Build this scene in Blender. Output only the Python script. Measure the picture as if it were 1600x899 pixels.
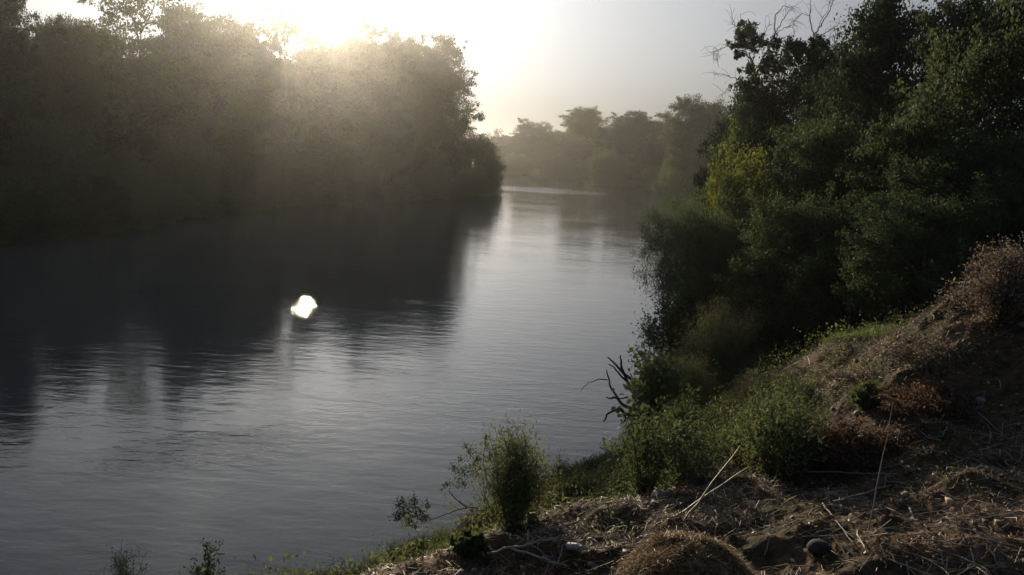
import bpy, math, random
import numpy as np
from mathutils import Vector, Matrix

R = math.radians
for o in list(bpy.data.objects):
    bpy.data.objects.remove(o)
scene = bpy.context.scene
C = scene.collection

# ------------------------------------------------------------------ camera
CAM = Vector((0.0, 0.0, 8.0))
F = 1386.0                       # focal length in photo pixels (photo 1600 wide)
PITCH, ROLL = R(8.6), R(3.2)
_f = Vector((0, math.cos(PITCH), -math.sin(PITCH)))
_u0 = Vector((0, math.sin(PITCH), math.cos(PITCH)))
_r0 = Vector((1, 0, 0))
_r = _r0 * math.cos(ROLL) + _u0 * math.sin(ROLL)
_u = _u0 * math.cos(ROLL) - _r0 * math.sin(ROLL)
cd = bpy.data.cameras.new('camera')
cam = bpy.data.objects.new('camera', cd)
C.objects.link(cam)
cam.matrix_world = Matrix(((_r.x, _u.x, -_f.x, CAM.x), (_r.y, _u.y, -_f.y, CAM.y), (_r.z, _u.z, -_f.z, CAM.z), (0, 0, 0, 1)))
cd.sensor_width = 36.0
cd.lens = 36.0 * F / 1600.0
cd.clip_start = 0.05
cd.clip_end = 9000.0
scene.camera = cam


def ray(px, py):
    return (_f * F + _r * (px - 800.0) + _u * (449.5 - py)).normalized()


def at_y(px, py, y):             # world point on a pixel's sight line at ground distance y
    d = ray(px, py)
    return CAM + d * (y / d.y)


# ------------------------------------------------------------------ sun, sky, exposure
SUN_DIR = ray(484, -48)
SUN_EL = math.asin(SUN_DIR.z)
SUN_AZ = math.atan2(SUN_DIR.x, SUN_DIR.y)
sd = bpy.data.lights.new('sun', 'SUN')
sd.energy = 4.4
sd.angle = R(0.6)
sd.color = (1.0, 0.83, 0.60)
sun = bpy.data.objects.new('sun', sd)
C.objects.link(sun)
sun.rotation_mode = 'QUATERNION'
sun.rotation_quaternion = SUN_DIR.to_track_quat('Z', 'Y')
sun.location = (0, 0, 60)

world = bpy.data.worlds.new('World')
scene.world = world
world.use_nodes = True
wn, wl = world.node_tree.nodes, world.node_tree.links
bg = wn['Background']
sky = wn.new('ShaderNodeTexSky')
sky.sky_type = 'NISHITA'
sky.sun_disc = False
sky.sun_elevation = SUN_EL
sky.sun_rotation = SUN_AZ  # clockwise from +Y
sky.air_density = 0.6
sky.dust_density = 8.0
sky.ozone_density = 4.0
soft = wn.new('ShaderNodeGamma')            # thick summer haze: a flatter sky than clear air gives
soft.inputs['Gamma'].default_value = 0.55
wl.new(sky.outputs[0], soft.inputs['Color'])
wl.new(soft.outputs[0], bg.inputs['Color'])
bg.inputs['Strength'].default_value = 0.117

scene.view_settings.view_transform = 'Standard'
scene.view_settings.look = 'None'
scene.view_settings.exposure = 0.5
scene.view_settings.gamma = 1.0
scene.view_settings.use_curve_mapping = False
cy = scene.cycles
cy.use_denoising = True
cy.max_bounces = 6
cy.diffuse_bounces = 2
cy.glossy_bounces = 2
cy.transmission_bounces = 3
cy.volume_bounces = 1
cy.transparent_max_bounces = 4
cy.caustics_reflective = False
cy.caustics_refractive = False
cy.sample_clamp_indirect = 6.0
cy.use_adaptive_sampling = True

HAZE_DENSITY = 0.00023
HAZE_G = 0.895


# ------------------------------------------------------------------ materials
def new_mat(name):
    m = bpy.data.materials.new(name)
    m.use_nodes = True
    m.node_tree.nodes.clear()
    out = m.node_tree.nodes.new('ShaderNodeOutputMaterial')
    return m, m.node_tree.nodes, m.node_tree.links, out


def ramp(n, stops):
    r = n.new('ShaderNodeValToRGB')
    e = r.color_ramp.elements
    while len(e) < len(stops):
        e.new(0.5)
    for k, (p, c) in enumerate(stops):
        e[k].position = p
        e[k].color = (c[0], c[1], c[2], 1)
    return r


def leaf_mat(name, dark, mid, light, trans=0.45, gloss=0.025, hue=0.02):
    m, n, l, out = new_mat(name)
    geo = n.new('ShaderNodeNewGeometry')
    info = n.new('ShaderNodeObjectInfo')
    cr = ramp(n, [(0.0, dark), (0.55, mid), (1.0, light)])
    l.new(geo.outputs['Random Per Island'], cr.inputs[0])
    hs = n.new('ShaderNodeHueSaturation')
    mr = n.new('ShaderNodeMapRange')
    mr.inputs['To Min'].default_value = 0.498 - hue
    mr.inputs['To Max'].default_value = 0.498 + hue
    l.new(info.outputs['Random'], mr.inputs['Value'])
    l.new(mr.outputs[0], hs.inputs['Hue'])
    mv = n.new('ShaderNodeMapRange')
    mv.inputs['To Min'].default_value = 1.4
    mv.inputs['To Max'].default_value = 0.6
    l.new(info.outputs['Random'], mv.inputs['Value'])
    l.new(mv.outputs[0], hs.inputs['Value'])
    l.new(cr.outputs[0], hs.inputs['Color'])
    dif = n.new('ShaderNodeBsdfDiffuse')
    tr = n.new('ShaderNodeBsdfTranslucent')
    l.new(hs.outputs[0], dif.inputs['Color'])
    h2 = n.new('ShaderNodeHueSaturation')
    h2.inputs['Hue'].default_value = 0.5 - 0.7 * hue
    h2.inputs['Value'].default_value = 1.5
    l.new(hs.outputs[0], h2.inputs['Color'])
    l.new(h2.outputs[0], tr.inputs['Color'])
    mx = n.new('ShaderNodeMixShader')
    mx.inputs[0].default_value = trans
    l.new(dif.outputs[0], mx.inputs[1])
    l.new(tr.outputs[0], mx.inputs[2])
    gl = n.new('ShaderNodeBsdfGlossy')
    gl.inputs['Roughness'].default_value = 0.55
    gl.inputs['Color'].default_value = (0.8, 0.8, 0.8, 1)
    m2 = n.new('ShaderNodeMixShader')
    m2.inputs[0].default_value = gloss
    l.new(mx.outputs[0], m2.inputs[1])
    l.new(gl.outputs[0], m2.inputs[2])
    l.new(m2.outputs[0], out.inputs['Surface'])
    return m


def solid_mat(name, stops, scale=6.0, rough=0.85, island=False, bump=0.4, detail=6.0, trans=0.0):
    m, n, l, out = new_mat(name)
    bs = n.new('ShaderNodeBsdfPrincipled')
    bs.inputs['Roughness'].default_value = rough
    bs.inputs['Specular IOR Level'].default_value = 0.25
    cr = ramp(n, stops)
    tc = n.new('ShaderNodeTexCoord')
    ns = n.new('ShaderNodeTexNoise')
    ns.inputs['Scale'].default_value = scale
    ns.inputs['Detail'].default_value = detail
    l.new(tc.outputs['Object'], ns.inputs['Vector'])
    if island:
        geo = n.new('ShaderNodeNewGeometry')
        l.new(geo.outputs['Random Per Island'], cr.inputs[0])
    else:
        l.new(ns.outputs[0], cr.inputs[0])
    l.new(cr.outputs[0], bs.inputs['Base Color'])
    if bump > 0:
        b = n.new('ShaderNodeBump')
        b.inputs['Strength'].default_value = bump
        b.inputs['Distance'].default_value = 0.03
        l.new(ns.outputs[0], b.inputs['Height'])
        l.new(b.outputs[0], bs.inputs['Normal'])
    if trans > 0:
        tr = n.new('ShaderNodeBsdfTranslucent')
        l.new(cr.outputs[0], tr.inputs['Color'])
        mx = n.new('ShaderNodeMixShader')
        mx.inputs[0].default_value = trans
        l.new(bs.outputs[0], mx.inputs[1])
        l.new(tr.outputs[0], mx.inputs[2])
        l.new(mx.outputs[0], out.inputs['Surface'])
    else:
        l.new(bs.outputs[0], out.inputs['Surface'])
    return m


M_LEAF = leaf_mat('cottonwood leaves', (0.044, 0.068, 0.022), (0.058, 0.088, 0.029), (0.076, 0.112, 0.040))
M_WILLOW = leaf_mat('willow leaves', (0.052, 0.076, 0.030), (0.068, 0.098, 0.040), (0.090, 0.122, 0.054), trans=0.4)
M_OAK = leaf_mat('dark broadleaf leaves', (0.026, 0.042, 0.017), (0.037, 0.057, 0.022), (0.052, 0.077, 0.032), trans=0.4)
M_LIT = leaf_mat('sunlit tinted leaves', (0.070, 0.085, 0.016), (0.110, 0.130, 0.024), (0.155, 0.175, 0.038), trans=0.6)  # warm sunlight on the bush is put into this brighter, yellower leaf colour
M_VINE = leaf_mat('grape vine leaves', (0.055, 0.080, 0.024), (0.085, 0.120, 0.036), (0.120, 0.160, 0.055), trans=0.55)
M_TAM = leaf_mat('feathery shrub leaves', (0.050, 0.068, 0.024), (0.075, 0.098, 0.034), (0.105, 0.130, 0.050), trans=0.4, gloss=0.03)
M_GREY = leaf_mat('grey green shrub leaves', (0.060, 0.070, 0.030), (0.085, 0.098, 0.042), (0.120, 0.130, 0.060), trans=0.35)
M_GRASS = leaf_mat('grass blades', (0.065, 0.095, 0.028), (0.095, 0.135, 0.040), (0.150, 0.180, 0.065), trans=0.5)
M_WEED = leaf_mat('bank weed leaves', (0.042, 0.062, 0.020), (0.066, 0.092, 0.030), (0.095, 0.118, 0.046), trans=0.4)
M_RUST = leaf_mat('rusty dead leaves', (0.055, 0.033, 0.018), (0.105, 0.062, 0.034), (0.17, 0.105, 0.060), trans=0.3, gloss=0.03, hue=0.004)
M_DRY = leaf_mat('dry brown leaves', (0.070, 0.055, 0.040), (0.125, 0.098, 0.070), (0.210, 0.165, 0.120), trans=0.3, gloss=0.03, hue=0.004)
M_BARK = solid_mat('grey bark', [(0.3, (0.05, 0.042, 0.035)), (0.7, (0.16, 0.14, 0.12))], scale=5)
M_PALE = solid_mat('pale weathered branch', [(0.3, (0.16, 0.14, 0.115)), (0.7, (0.34, 0.31, 0.26))], scale=8)
M_TWIG = solid_mat('dead twig', [(0.3, (0.075, 0.06, 0.046)), (0.7, (0.20, 0.165, 0.13))], scale=8)
M_SNAG = solid_mat('wet dark driftwood', [(0.3, (0.02, 0.018, 0.016)), (0.7, (0.06, 0.052, 0.045))], scale=8, rough=0.5)
M_CANE = solid_mat('dry cane', [(0.3, (0.26, 0.21, 0.11)), (0.7, (0.46, 0.39, 0.22))], scale=9, rough=0.5)
M_STRAW = solid_mat('straw', [(0.0, (0.12, 0.075, 0.038)), (0.5, (0.28, 0.185, 0.098)), (0.9, (0.42, 0.30, 0.17)), (1.0, (0.55, 0.44, 0.28))], island=True, bump=0, rough=0.6, trans=0.35)
M_LITTER = solid_mat('dry plant litter', [(0.0, (0.06, 0.042, 0.028)), (0.55, (0.18, 0.128, 0.084)), (0.9, (0.33, 0.245, 0.165)), (1.0, (0.58, 0.50, 0.38))], island=True, bump=0, rough=0.6, trans=0.15)
M_ROCK = solid_mat('pale stone', [(0.3, (0.10, 0.09, 0.078)), (0.7, (0.25, 0.23, 0.20))], scale=7)
M_DARK = solid_mat('dark stone', [(0.3, (0.018, 0.018, 0.02)), (0.7, (0.05, 0.05, 0.052))], scale=7)
M_WHITE = solid_mat('white plastic', [(0.3, (0.26, 0.25, 0.22)), (0.7, (0.50, 0.48, 0.44))], scale=12, rough=0.35, bump=0.05)


def ground_material():
    m, n, l, out = new_mat('bank soil')
    bs = n.new('ShaderNodeBsdfPrincipled')
    bs.inputs['Roughness'].default_value = 0.95
    bs.inputs['Specular IOR Level'].default_value = 0.1
    geo = n.new('ShaderNodeNewGeometry')
    n1 = n.new('ShaderNodeTexNoise'); n1.inputs['Scale'].default_value = 1.1; n1.inputs['Detail'].default_value = 9
    n2 = n.new('ShaderNodeTexNoise'); n2.inputs['Scale'].default_value = 14; n2.inputs['Detail'].default_value = 8
    n3 = n.new('ShaderNodeTexNoise'); n3.inputs['Scale'].default_value = 0.35; n3.inputs['Detail'].default_value = 5
    for q in (n1, n2, n3):
        l.new(geo.outputs['Position'], q.inputs['Vector'])
    c1 = ramp(n, [(0.3, (0.050, 0.034, 0.022)), (0.55, (0.105, 0.072, 0.045)), (0.75, (0.16, 0.115, 0.074))])
    l.new(n1.outputs[0], c1.inputs[0])
    c2 = ramp(n, [(0.35, (0.45, 0.45, 0.45)), (0.65, (1.25, 1.2, 1.15))])
    l.new(n2.outputs[0], c2.inputs[0])
    mul = n.new('ShaderNodeMix'); mul.data_type = 'RGBA'; mul.blend_type = 'MULTIPLY'; mul.inputs['Factor'].default_value = 1
    l.new(c1.outputs[0], mul.inputs['A']); l.new(c2.outputs[0], mul.inputs['B'])
    c3 = ramp(n, [(0.50, (0, 0, 0)), (0.66, (0.7, 0.7, 0.7))])
    l.new(n3.outputs[0], c3.inputs[0])
    mg = n.new('ShaderNodeMix'); mg.data_type = 'RGBA'
    l.new(c3.outputs[0], mg.inputs['Factor'])
    l.new(mul.outputs['Result'], mg.inputs['A'])
    mg.inputs['B'].default_value = (0.036, 0.044, 0.018, 1)
    l.new(mg.outputs['Result'], bs.inputs['Base Color'])
    b = n.new('ShaderNodeBump'); b.inputs['Strength'].default_value = 0.8; b.inputs['Distance'].default_value = 0.06
    l.new(n2.outputs[0], b.inputs['Height']); l.new(b.outputs[0], bs.inputs['Normal'])
    l.new(bs.outputs[0], out.inputs['Surface'])
    return m


def water_material():
    m, n, l, out = new_mat('river water')
    bs = n.new('ShaderNodeBsdfPrincipled')
    bs.inputs['Base Color'].default_value = (0.074, 0.080, 0.076, 1)
    bs.inputs['Roughness'].default_value = 0.02
    bs.inputs['IOR'].default_value = 1.333
    geo = n.new('ShaderNodeNewGeometry')

    def noise(scale, detail, sx=1.0, sy=1.0, rot=0.0, rough=0.5):
        mp = n.new('ShaderNodeMapping')
        mp.inputs['Scale'].default_value = (sx, sy, 1)
        mp.inputs['Rotation'].default_value = (0, 0, rot)
        l.new(geo.outputs['Position'], mp.inputs['Vector'])
        q = n.new('ShaderNodeTexNoise')
        q.inputs['Scale'].default_value = scale
        q.inputs['Detail'].default_value = detail
        q.inputs['Roughness'].default_value = rough
        q.inputs['Distortion'].default_value = 0.3
        l.new(mp.outputs[0], q.inputs['Vector'])
        return q
    small = noise(5.0, 4, 0.8, 1.2, 0.25, 0.6)
    large = noise(0.55, 2, 0.8, 1.2, 0.4)
    patch = noise(0.06, 4, 1.0, 1.7, 0.5, 0.6)
    pr = n.new('ShaderNodeMapRange')
    pr.inputs['From Min'].default_value = 0.38; pr.inputs['From Max'].default_value = 0.68
    pr.inputs['To Min'].default_value = 0.5; pr.inputs['To Max'].default_value = 1.35
    l.new(patch.outputs[0], pr.inputs['Value'])

    def riffle(x, y, sx, sy, rot):          # an elliptical stretch of broken water over a shoal
        mp = n.new('ShaderNodeMapping'); mp.vector_type = 'TEXTURE'
        mp.inputs['Location'].default_value = (x, y, 0)
        mp.inputs['Rotation'].default_value = (0, 0, rot)
        mp.inputs['Scale'].default_value = (sx, sy, 1e6)
        l.new(geo.outputs['Position'], mp.inputs['Vector'])
        ln = n.new('ShaderNodeVectorMath'); ln.operation = 'LENGTH'
        l.new(mp.outputs[0], ln.inputs[0])
        r = n.new('ShaderNodeMapRange'); r.interpolation_type = 'SMOOTHSTEP'
        r.inputs['From Min'].default_value = 1.0; r.inputs['From Max'].default_value = 0.35
        l.new(ln.outputs['Value'], r.inputs['Value'])
        return r.outputs[0]
    rif = [riffle(*a) for a in RIFFLES]
    tot = pr.outputs[0]
    for (q, k) in zip(rif, RIFFLE_GAIN):
        ma = n.new('ShaderNodeMath'); ma.operation = 'MULTIPLY_ADD'
        ma.inputs[1].default_value = k
        l.new(q, ma.inputs[0]); l.new(tot, ma.inputs[2])
        tot = ma.outputs[0]
    b1 = n.new('ShaderNodeBump'); b1.inputs['Distance'].default_value = 0.005
    b1.inputs['Strength'].default_value = 1.0
    hm = n.new('ShaderNodeMath'); hm.operation = 'MULTIPLY'
    l.new(small.outputs[0], hm.inputs[0]); l.new(tot, hm.inputs[1])
    l.new(hm.outputs[0], b1.inputs['Height'])
    b2 = n.new('ShaderNodeBump'); b2.inputs['Distance'].default_value = 0.012
    b2.inputs['Strength'].default_value = 1.0
    l.new(large.outputs[0], b2.inputs['Height'])
    mid = noise(1.5, 3, 0.6, 1.5, 0.2, 0.5)
    b3 = n.new('ShaderNodeBump'); b3.inputs['Distance'].default_value = 0.013
    b3.inputs['Strength'].default_value = 1.0
    h3 = n.new('ShaderNodeMath'); h3.operation = 'MULTIPLY'
    l.new(mid.outputs[0], h3.inputs[0]); l.new(tot, h3.inputs[1])
    l.new(h3.outputs[0], b3.inputs['Height']); l.new(b2.outputs[0], b3.inputs['Normal'])
    l.new(b3.outputs[0], b1.inputs['Normal'])
    l.new(b1.outputs[0], bs.inputs['Normal'])
    l.new(bs.outputs[0], out.inputs['Surface'])
    return m


# ------------------------------------------------------------------ mesh helpers
class MB:
    """collects quads/tris as numpy chunks and links them as one mesh object"""
    def __init__(self):
        self.v, self.f, self.m, self.n = [], [], [], 0

    def add(self, verts, faces, mat=0):
        verts = np.asarray(verts, float).reshape(-1, 3)
        faces = np.asarray(faces, np.int64)
        self.v.append(verts)
        self.f.append(faces + self.n)
        self.m.append(np.full(len(faces), mat, np.int32))
        self.n += len(verts)

    def tube(self, pts, rads, sides=6, mat=0):
        pts = np.asarray(pts, float)
        k = len(pts)
        rads = np.broadcast_to(np.asarray(rads, float), (k,))
        t = np.gradient(pts, axis=0)
        t /= np.maximum(np.linalg.norm(t, axis=1, keepdims=True), 1e-9)
        ref = np.array([0.31, 0.95, 0.05]) if abs(t[0][2]) > 0.7 else np.array([0.05, 0.1, 1.0])
        a = np.cross(t, ref); a /= np.maximum(np.linalg.norm(a, axis=1, keepdims=True), 1e-9)
        b = np.cross(t, a)
        th = np.arange(sides) * 2 * np.pi / sides
        ring = a[:, None, :] * np.cos(th)[None, :, None] + b[:, None, :] * np.sin(th)[None, :, None]
        v = pts[:, None, :] + ring * rads[:, None, None]
        i = np.arange(k - 1)[:, None] * sides
        j = np.arange(sides)[None, :]
        jn = (j + 1) % sides
        fc = np.stack([i + j, i + jn, i + sides + jn, i + sides + j], -1).reshape(-1, 4)
        self.add(v.reshape(-1, 3), fc, mat)

    def leaves(self, rng, cen, size, aspect=0.55, up=0.0, axis=None, mat=0):
        """rhombic leaves at the given centres"""
        cen = np.asarray(cen, float)
        k = len(cen)
        s = size * rng.uniform(0.6, 1.35, k)[:, None]
        d = rng.normal(size=(k, 3)) if axis is None else axis + rng.normal(size=(k, 3)) * 0.45
        d[:, 2] += up
        d /= np.linalg.norm(d, axis=1, keepdims=True)
        w = np.cross(d, rng.normal(size=(k, 3)))
        w /= np.maximum(np.linalg.norm(w, axis=1, keepdims=True), 1e-9)
        p0 = cen - d * s * 0.5
        p2 = cen + d * s * 0.5
        p1 = cen + w * s * aspect * 0.5
        p3 = cen - w * s * aspect * 0.5
        v = np.stack([p0, p1, p2, p3], 1).reshape(-1, 3)
        self.add(v, np.arange(k * 4).reshape(k, 4), mat)

    def mesh(self, name, mats, smooth=False):
        me = bpy.data.meshes.new(name)
        v = np.concatenate(self.v); f = np.concatenate(self.f); mi = np.concatenate(self.m)
        me.vertices.add(len(v)); me.vertices.foreach_set('co', v.ravel().astype(np.float32))
        nf, w = f.shape
        me.loops.add(nf * w); me.loops.foreach_set('vertex_index', f.ravel().astype(np.int32))
        me.polygons.add(nf)
        me.polygons.foreach_set('loop_start', np.arange(0, nf * w, w, dtype=np.int32))
        me.polygons.foreach_set('material_index', mi)
        if smooth:
            me.polygons.foreach_set('use_smooth', np.ones(nf, bool))
        for m in (mats if isinstance(mats, (list, tuple)) else [mats]):
            me.materials.append(m)
        me.update(calc_edges=True)
        me.validate()
        return me


def link(name, me, parent=None):
    o = bpy.data.objects.new(name, me)
    C.objects.link(o)
    if parent:
        o.parent = parent
    return o


def tag(o, label, cat, group=None, kind=None):
    if label: o['label'] = label
    if cat: o['category'] = cat
    if group: o['group'] = group
    if kind: o['kind'] = kind
    return o


def thing(name, label, cat, loc, rz=0.0, scale=(1, 1, 1), group=None):
    o = bpy.data.objects.new(name, None)
    C.objects.link(o)
    o.empty_display_size = 0.2
    o.location = loc; o.rotation_euler = (0, 0, rz); o.scale = scale
    return tag(o, label, cat, group)


# ------------------------------------------------------------------ the river and its ground
RIGHT_SHORE = [(-140, -100), (-60, -28), (-30, 0), (-16, 9), (-8, 12.6), (-2.9, 15.7), (-0.8, 18), (0.9, 21), (3.5, 24),
               (5.0, 30), (7.6, 40), (11, 55), (17, 75), (27, 110), (40, 160), (47, 200), (46.5, 215), (36, 248), (21, 286),
               (8, 325), (-5, 358), (-40, 385), (-110, 405)]
LEFT_SHORE = [(-110, 300), (-50, 260), (-16, 208), (-6, 192), (-3.6, 183), (-6, 168), (-12, 150), (-19, 130), (-28, 111), (-32.5, 90),
              (-34, 72), (-36, 58), (-50, 38), (-80, 10), (-140, -30), (-230, -100)]
POLY = np.array(RIGHT_SHORE + LEFT_SHORE, float)
N_RIGHT = len(RIGHT_SHORE)
RIFFLES = [(8, 206, 19, 20, 0.1), (-7.5, 22, 4.5, 2.0, 0.6), (-13, 62, 13, 6, 0.5), (6, 250, 20, 14, 0.0)]
RIFFLE_GAIN = [7.0, 1.6, 0.9, 1.0]


def smooth(a, b, x):
    t = np.clip((x - a) / (b - a), 0, 1)
    return t * t * (3 - 2 * t)


def shore_dist(x, y):
    """signed distance to the water's edge (positive on land) and whether the right bank is nearest"""
    best = np.full(x.shape, 1e9); right = np.zeros(x.shape, bool); inside = np.zeros(x.shape, bool)
    k = len(POLY)
    for i in range(k):
        ax, ay = POLY[i]; bx, by = POLY[(i + 1) % k]
        dx, dy = bx - ax, by - ay
        t = np.clip(((x - ax) * dx + (y - ay) * dy) / (dx * dx + dy * dy), 0, 1)
        d = np.hypot(x - ax - t * dx, y - ay - t * dy)
        q = d < best
        best = np.where(q, d, best); right = np.where(q, i < N_RIGHT, right)
        if dy != 0:
            c = ((ay > y) != (by > y)) & (x < (bx - ax) * (y - ay) / dy + ax)
            inside ^= c
    return np.where(inside, -best, best), right


_rg = np.random.default_rng(5)
_GR = [(_rg.uniform(0, 6.28), _rg.uniform(0, 6.28), w, a) for (w, a) in
       [(0.5, .16), (0.9, .12), (1.4, .09), (2.3, .07), (3.7, .05), (5.5, .035), (8.1, .022), (12., .014), (0.33, .18), (1.9, .07), (4.6, .04), (9.7, .018)]]
_FINE = [(_rg.uniform(0, 6.28), _rg.uniform(0, 6.28), w, a) for (w, a) in [(3.1, .10), (5.3, .07), (7.9, .05), (12.3, .035), (17., .024), (26., .014)]]
MOUNDS = [(5.4, 9.2, 1.6, 0.75), (5.4, 16.0, 1.7, 1.0), (3.9, 9.6, 1.2, 0.35), (6.8, 10.5, 2.2, 0.9), (1.4, 6.4, 1.5, 0.1), (7.5, 16.5, 2.2, 0.6)]


def height(x, y):
    x = np.asarray(x, float); y = np.asarray(y, float)
    s, right = shore_dist(x, y)
    wob = np.zeros(x.shape)
    for (a, p, w, amp) in _GR:
        wob += amp * np.sin(w * (x * math.cos(a) + y * math.sin(a)) + p + 0.8 * np.sin(0.7 * w * (y * math.cos(a) - x * math.sin(a))))
    near = np.interp(s, [-8, -3, 0, 1, 3, 6, 10, 14, 22, 60], [-3, -1.2, 0, 0.35, 1.25, 3.0, 5.2, 6.2, 6.5, 6.6])
    low = np.interp(s, [-8, -3, 0, 1, 4, 15, 60], [-3, -1.2, 0, 0.5, 1.5, 2.2, 3.0])
    k = smooth(25, 75, np.hypot(x, y)) if True else 0
    z = np.where(right, near * (1 - k) + low * k, low)
    for (mx, my, r, a) in MOUNDS:
        z += a * np.exp(-((x - mx) ** 2 + (y - my) ** 2) / (2 * r * r))
    z += wob * np.clip(s / 4.0, 0, 1) * 0.55
    nr = np.clip(s / 3.0, 0, 1) * np.clip(1.6 - np.hypot(x, y) / 25, 0, 1)
    for (a, p, w, amp) in _FINE:
        t = np.sin(w * (x * math.cos(a) + y * math.sin(a)) + p + 1.2 * np.sin(0.6 * w * (y * math.cos(a + 0.6) - x * math.sin(a + 0.6)) + p))
        z += 0.65 * amp * nr * (1 - np.abs(t)) ** 1.5
    return z


def gz(x, y):
    return float(height(np.array([x]), np.array([y]))[0])


def build_ground():
    rr = np.concatenate([[0.0], np.geomspace(0.6, 2.5, 20)[:-1], np.geomspace(2.5, 30, 330)[:-1], np.geomspace(30, 60, 40), np.geomspace(61.5, 1500, 90)])
    th = np.concatenate([np.linspace(-0.75, 0.75, 620), np.linspace(0.75, 2 * np.pi - 0.75, 120)[1:-1]])   # azimuth from +Y, dense in front
    X = rr[:, None] * np.sin(th)[None, :]; Y = rr[:, None] * np.cos(th)[None, :]
    Z = height(X, Y)
    far = smooth(350, 1500, rr)[:, None]
    Z = Z + far * 6.0
    a, b = X.shape
    i = np.arange(a - 1)[:, None] * b; j = np.arange(b)[None, :]; jn = (j + 1) % b
    f = np.stack([i + j, i + b + j, i + b + jn, i + jn], -1).reshape(-1, 4)
    mb = MB(); mb.add(np.stack([X, Y, Z], -1).reshape(-1, 3), f)
    o = link('ground', mb.mesh('ground', ground_material(), smooth=True))
    o['kind'] = 'structure'


build_ground()
mb = MB()
mb.add([(-1400, -600, 0), (1000, -600, 0), (1000, 1100, 0), (-1400, 1100, 0)], [(0, 1, 2, 3)])
link('water', mb.mesh('water', water_material()))['kind'] = 'structure'

hm, hn, hl, hout = new_mat('haze')
pv = hn.new('ShaderNodeVolumePrincipled')
pv.inputs['Color'].default_value = (0.93, 0.93, 0.92, 1)
pv.inputs['Density'].default_value = HAZE_DENSITY
pv.inputs['Anisotropy'].default_value = HAZE_G
hl.new(pv.outputs[0], hout.inputs['Volume'])
mb = MB()
x0, x1, z0, z1 = -1600, 1600, -4.2, 31.0
mb.add([(x0, x0, z0), (x1, x0, z0), (x1, x1, z0), (x0, x1, z0), (x0, x0, z1), (x1, x0, z1), (x1, x1, z1), (x0, x1, z1)],
       [(0, 3, 2, 1), (4, 5, 6, 7), (0, 1, 5, 4), (1, 2, 6, 5), (2, 3, 7, 6), (3, 0, 4, 7)])
link('haze', mb.mesh('haze', hm))['kind'] = 'stuff'


# ------------------------------------------------------------------ plant generators
def curve(a, b, rng, bend=0.15, k=6, sag=0.0):
    a = np.asarray(a, float); b = np.asarray(b, float)
    t = np.linspace(0, 1, k)[:, None]
    L = np.linalg.norm(b - a)
    off = rng.normal(size=3) * bend * L
    p = a + (b - a) * t + off * (t * (1 - t)) * 2
    p[:, 2] += sag * L * (np.sin(np.pi * t[:, 0]))
    return p


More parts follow.
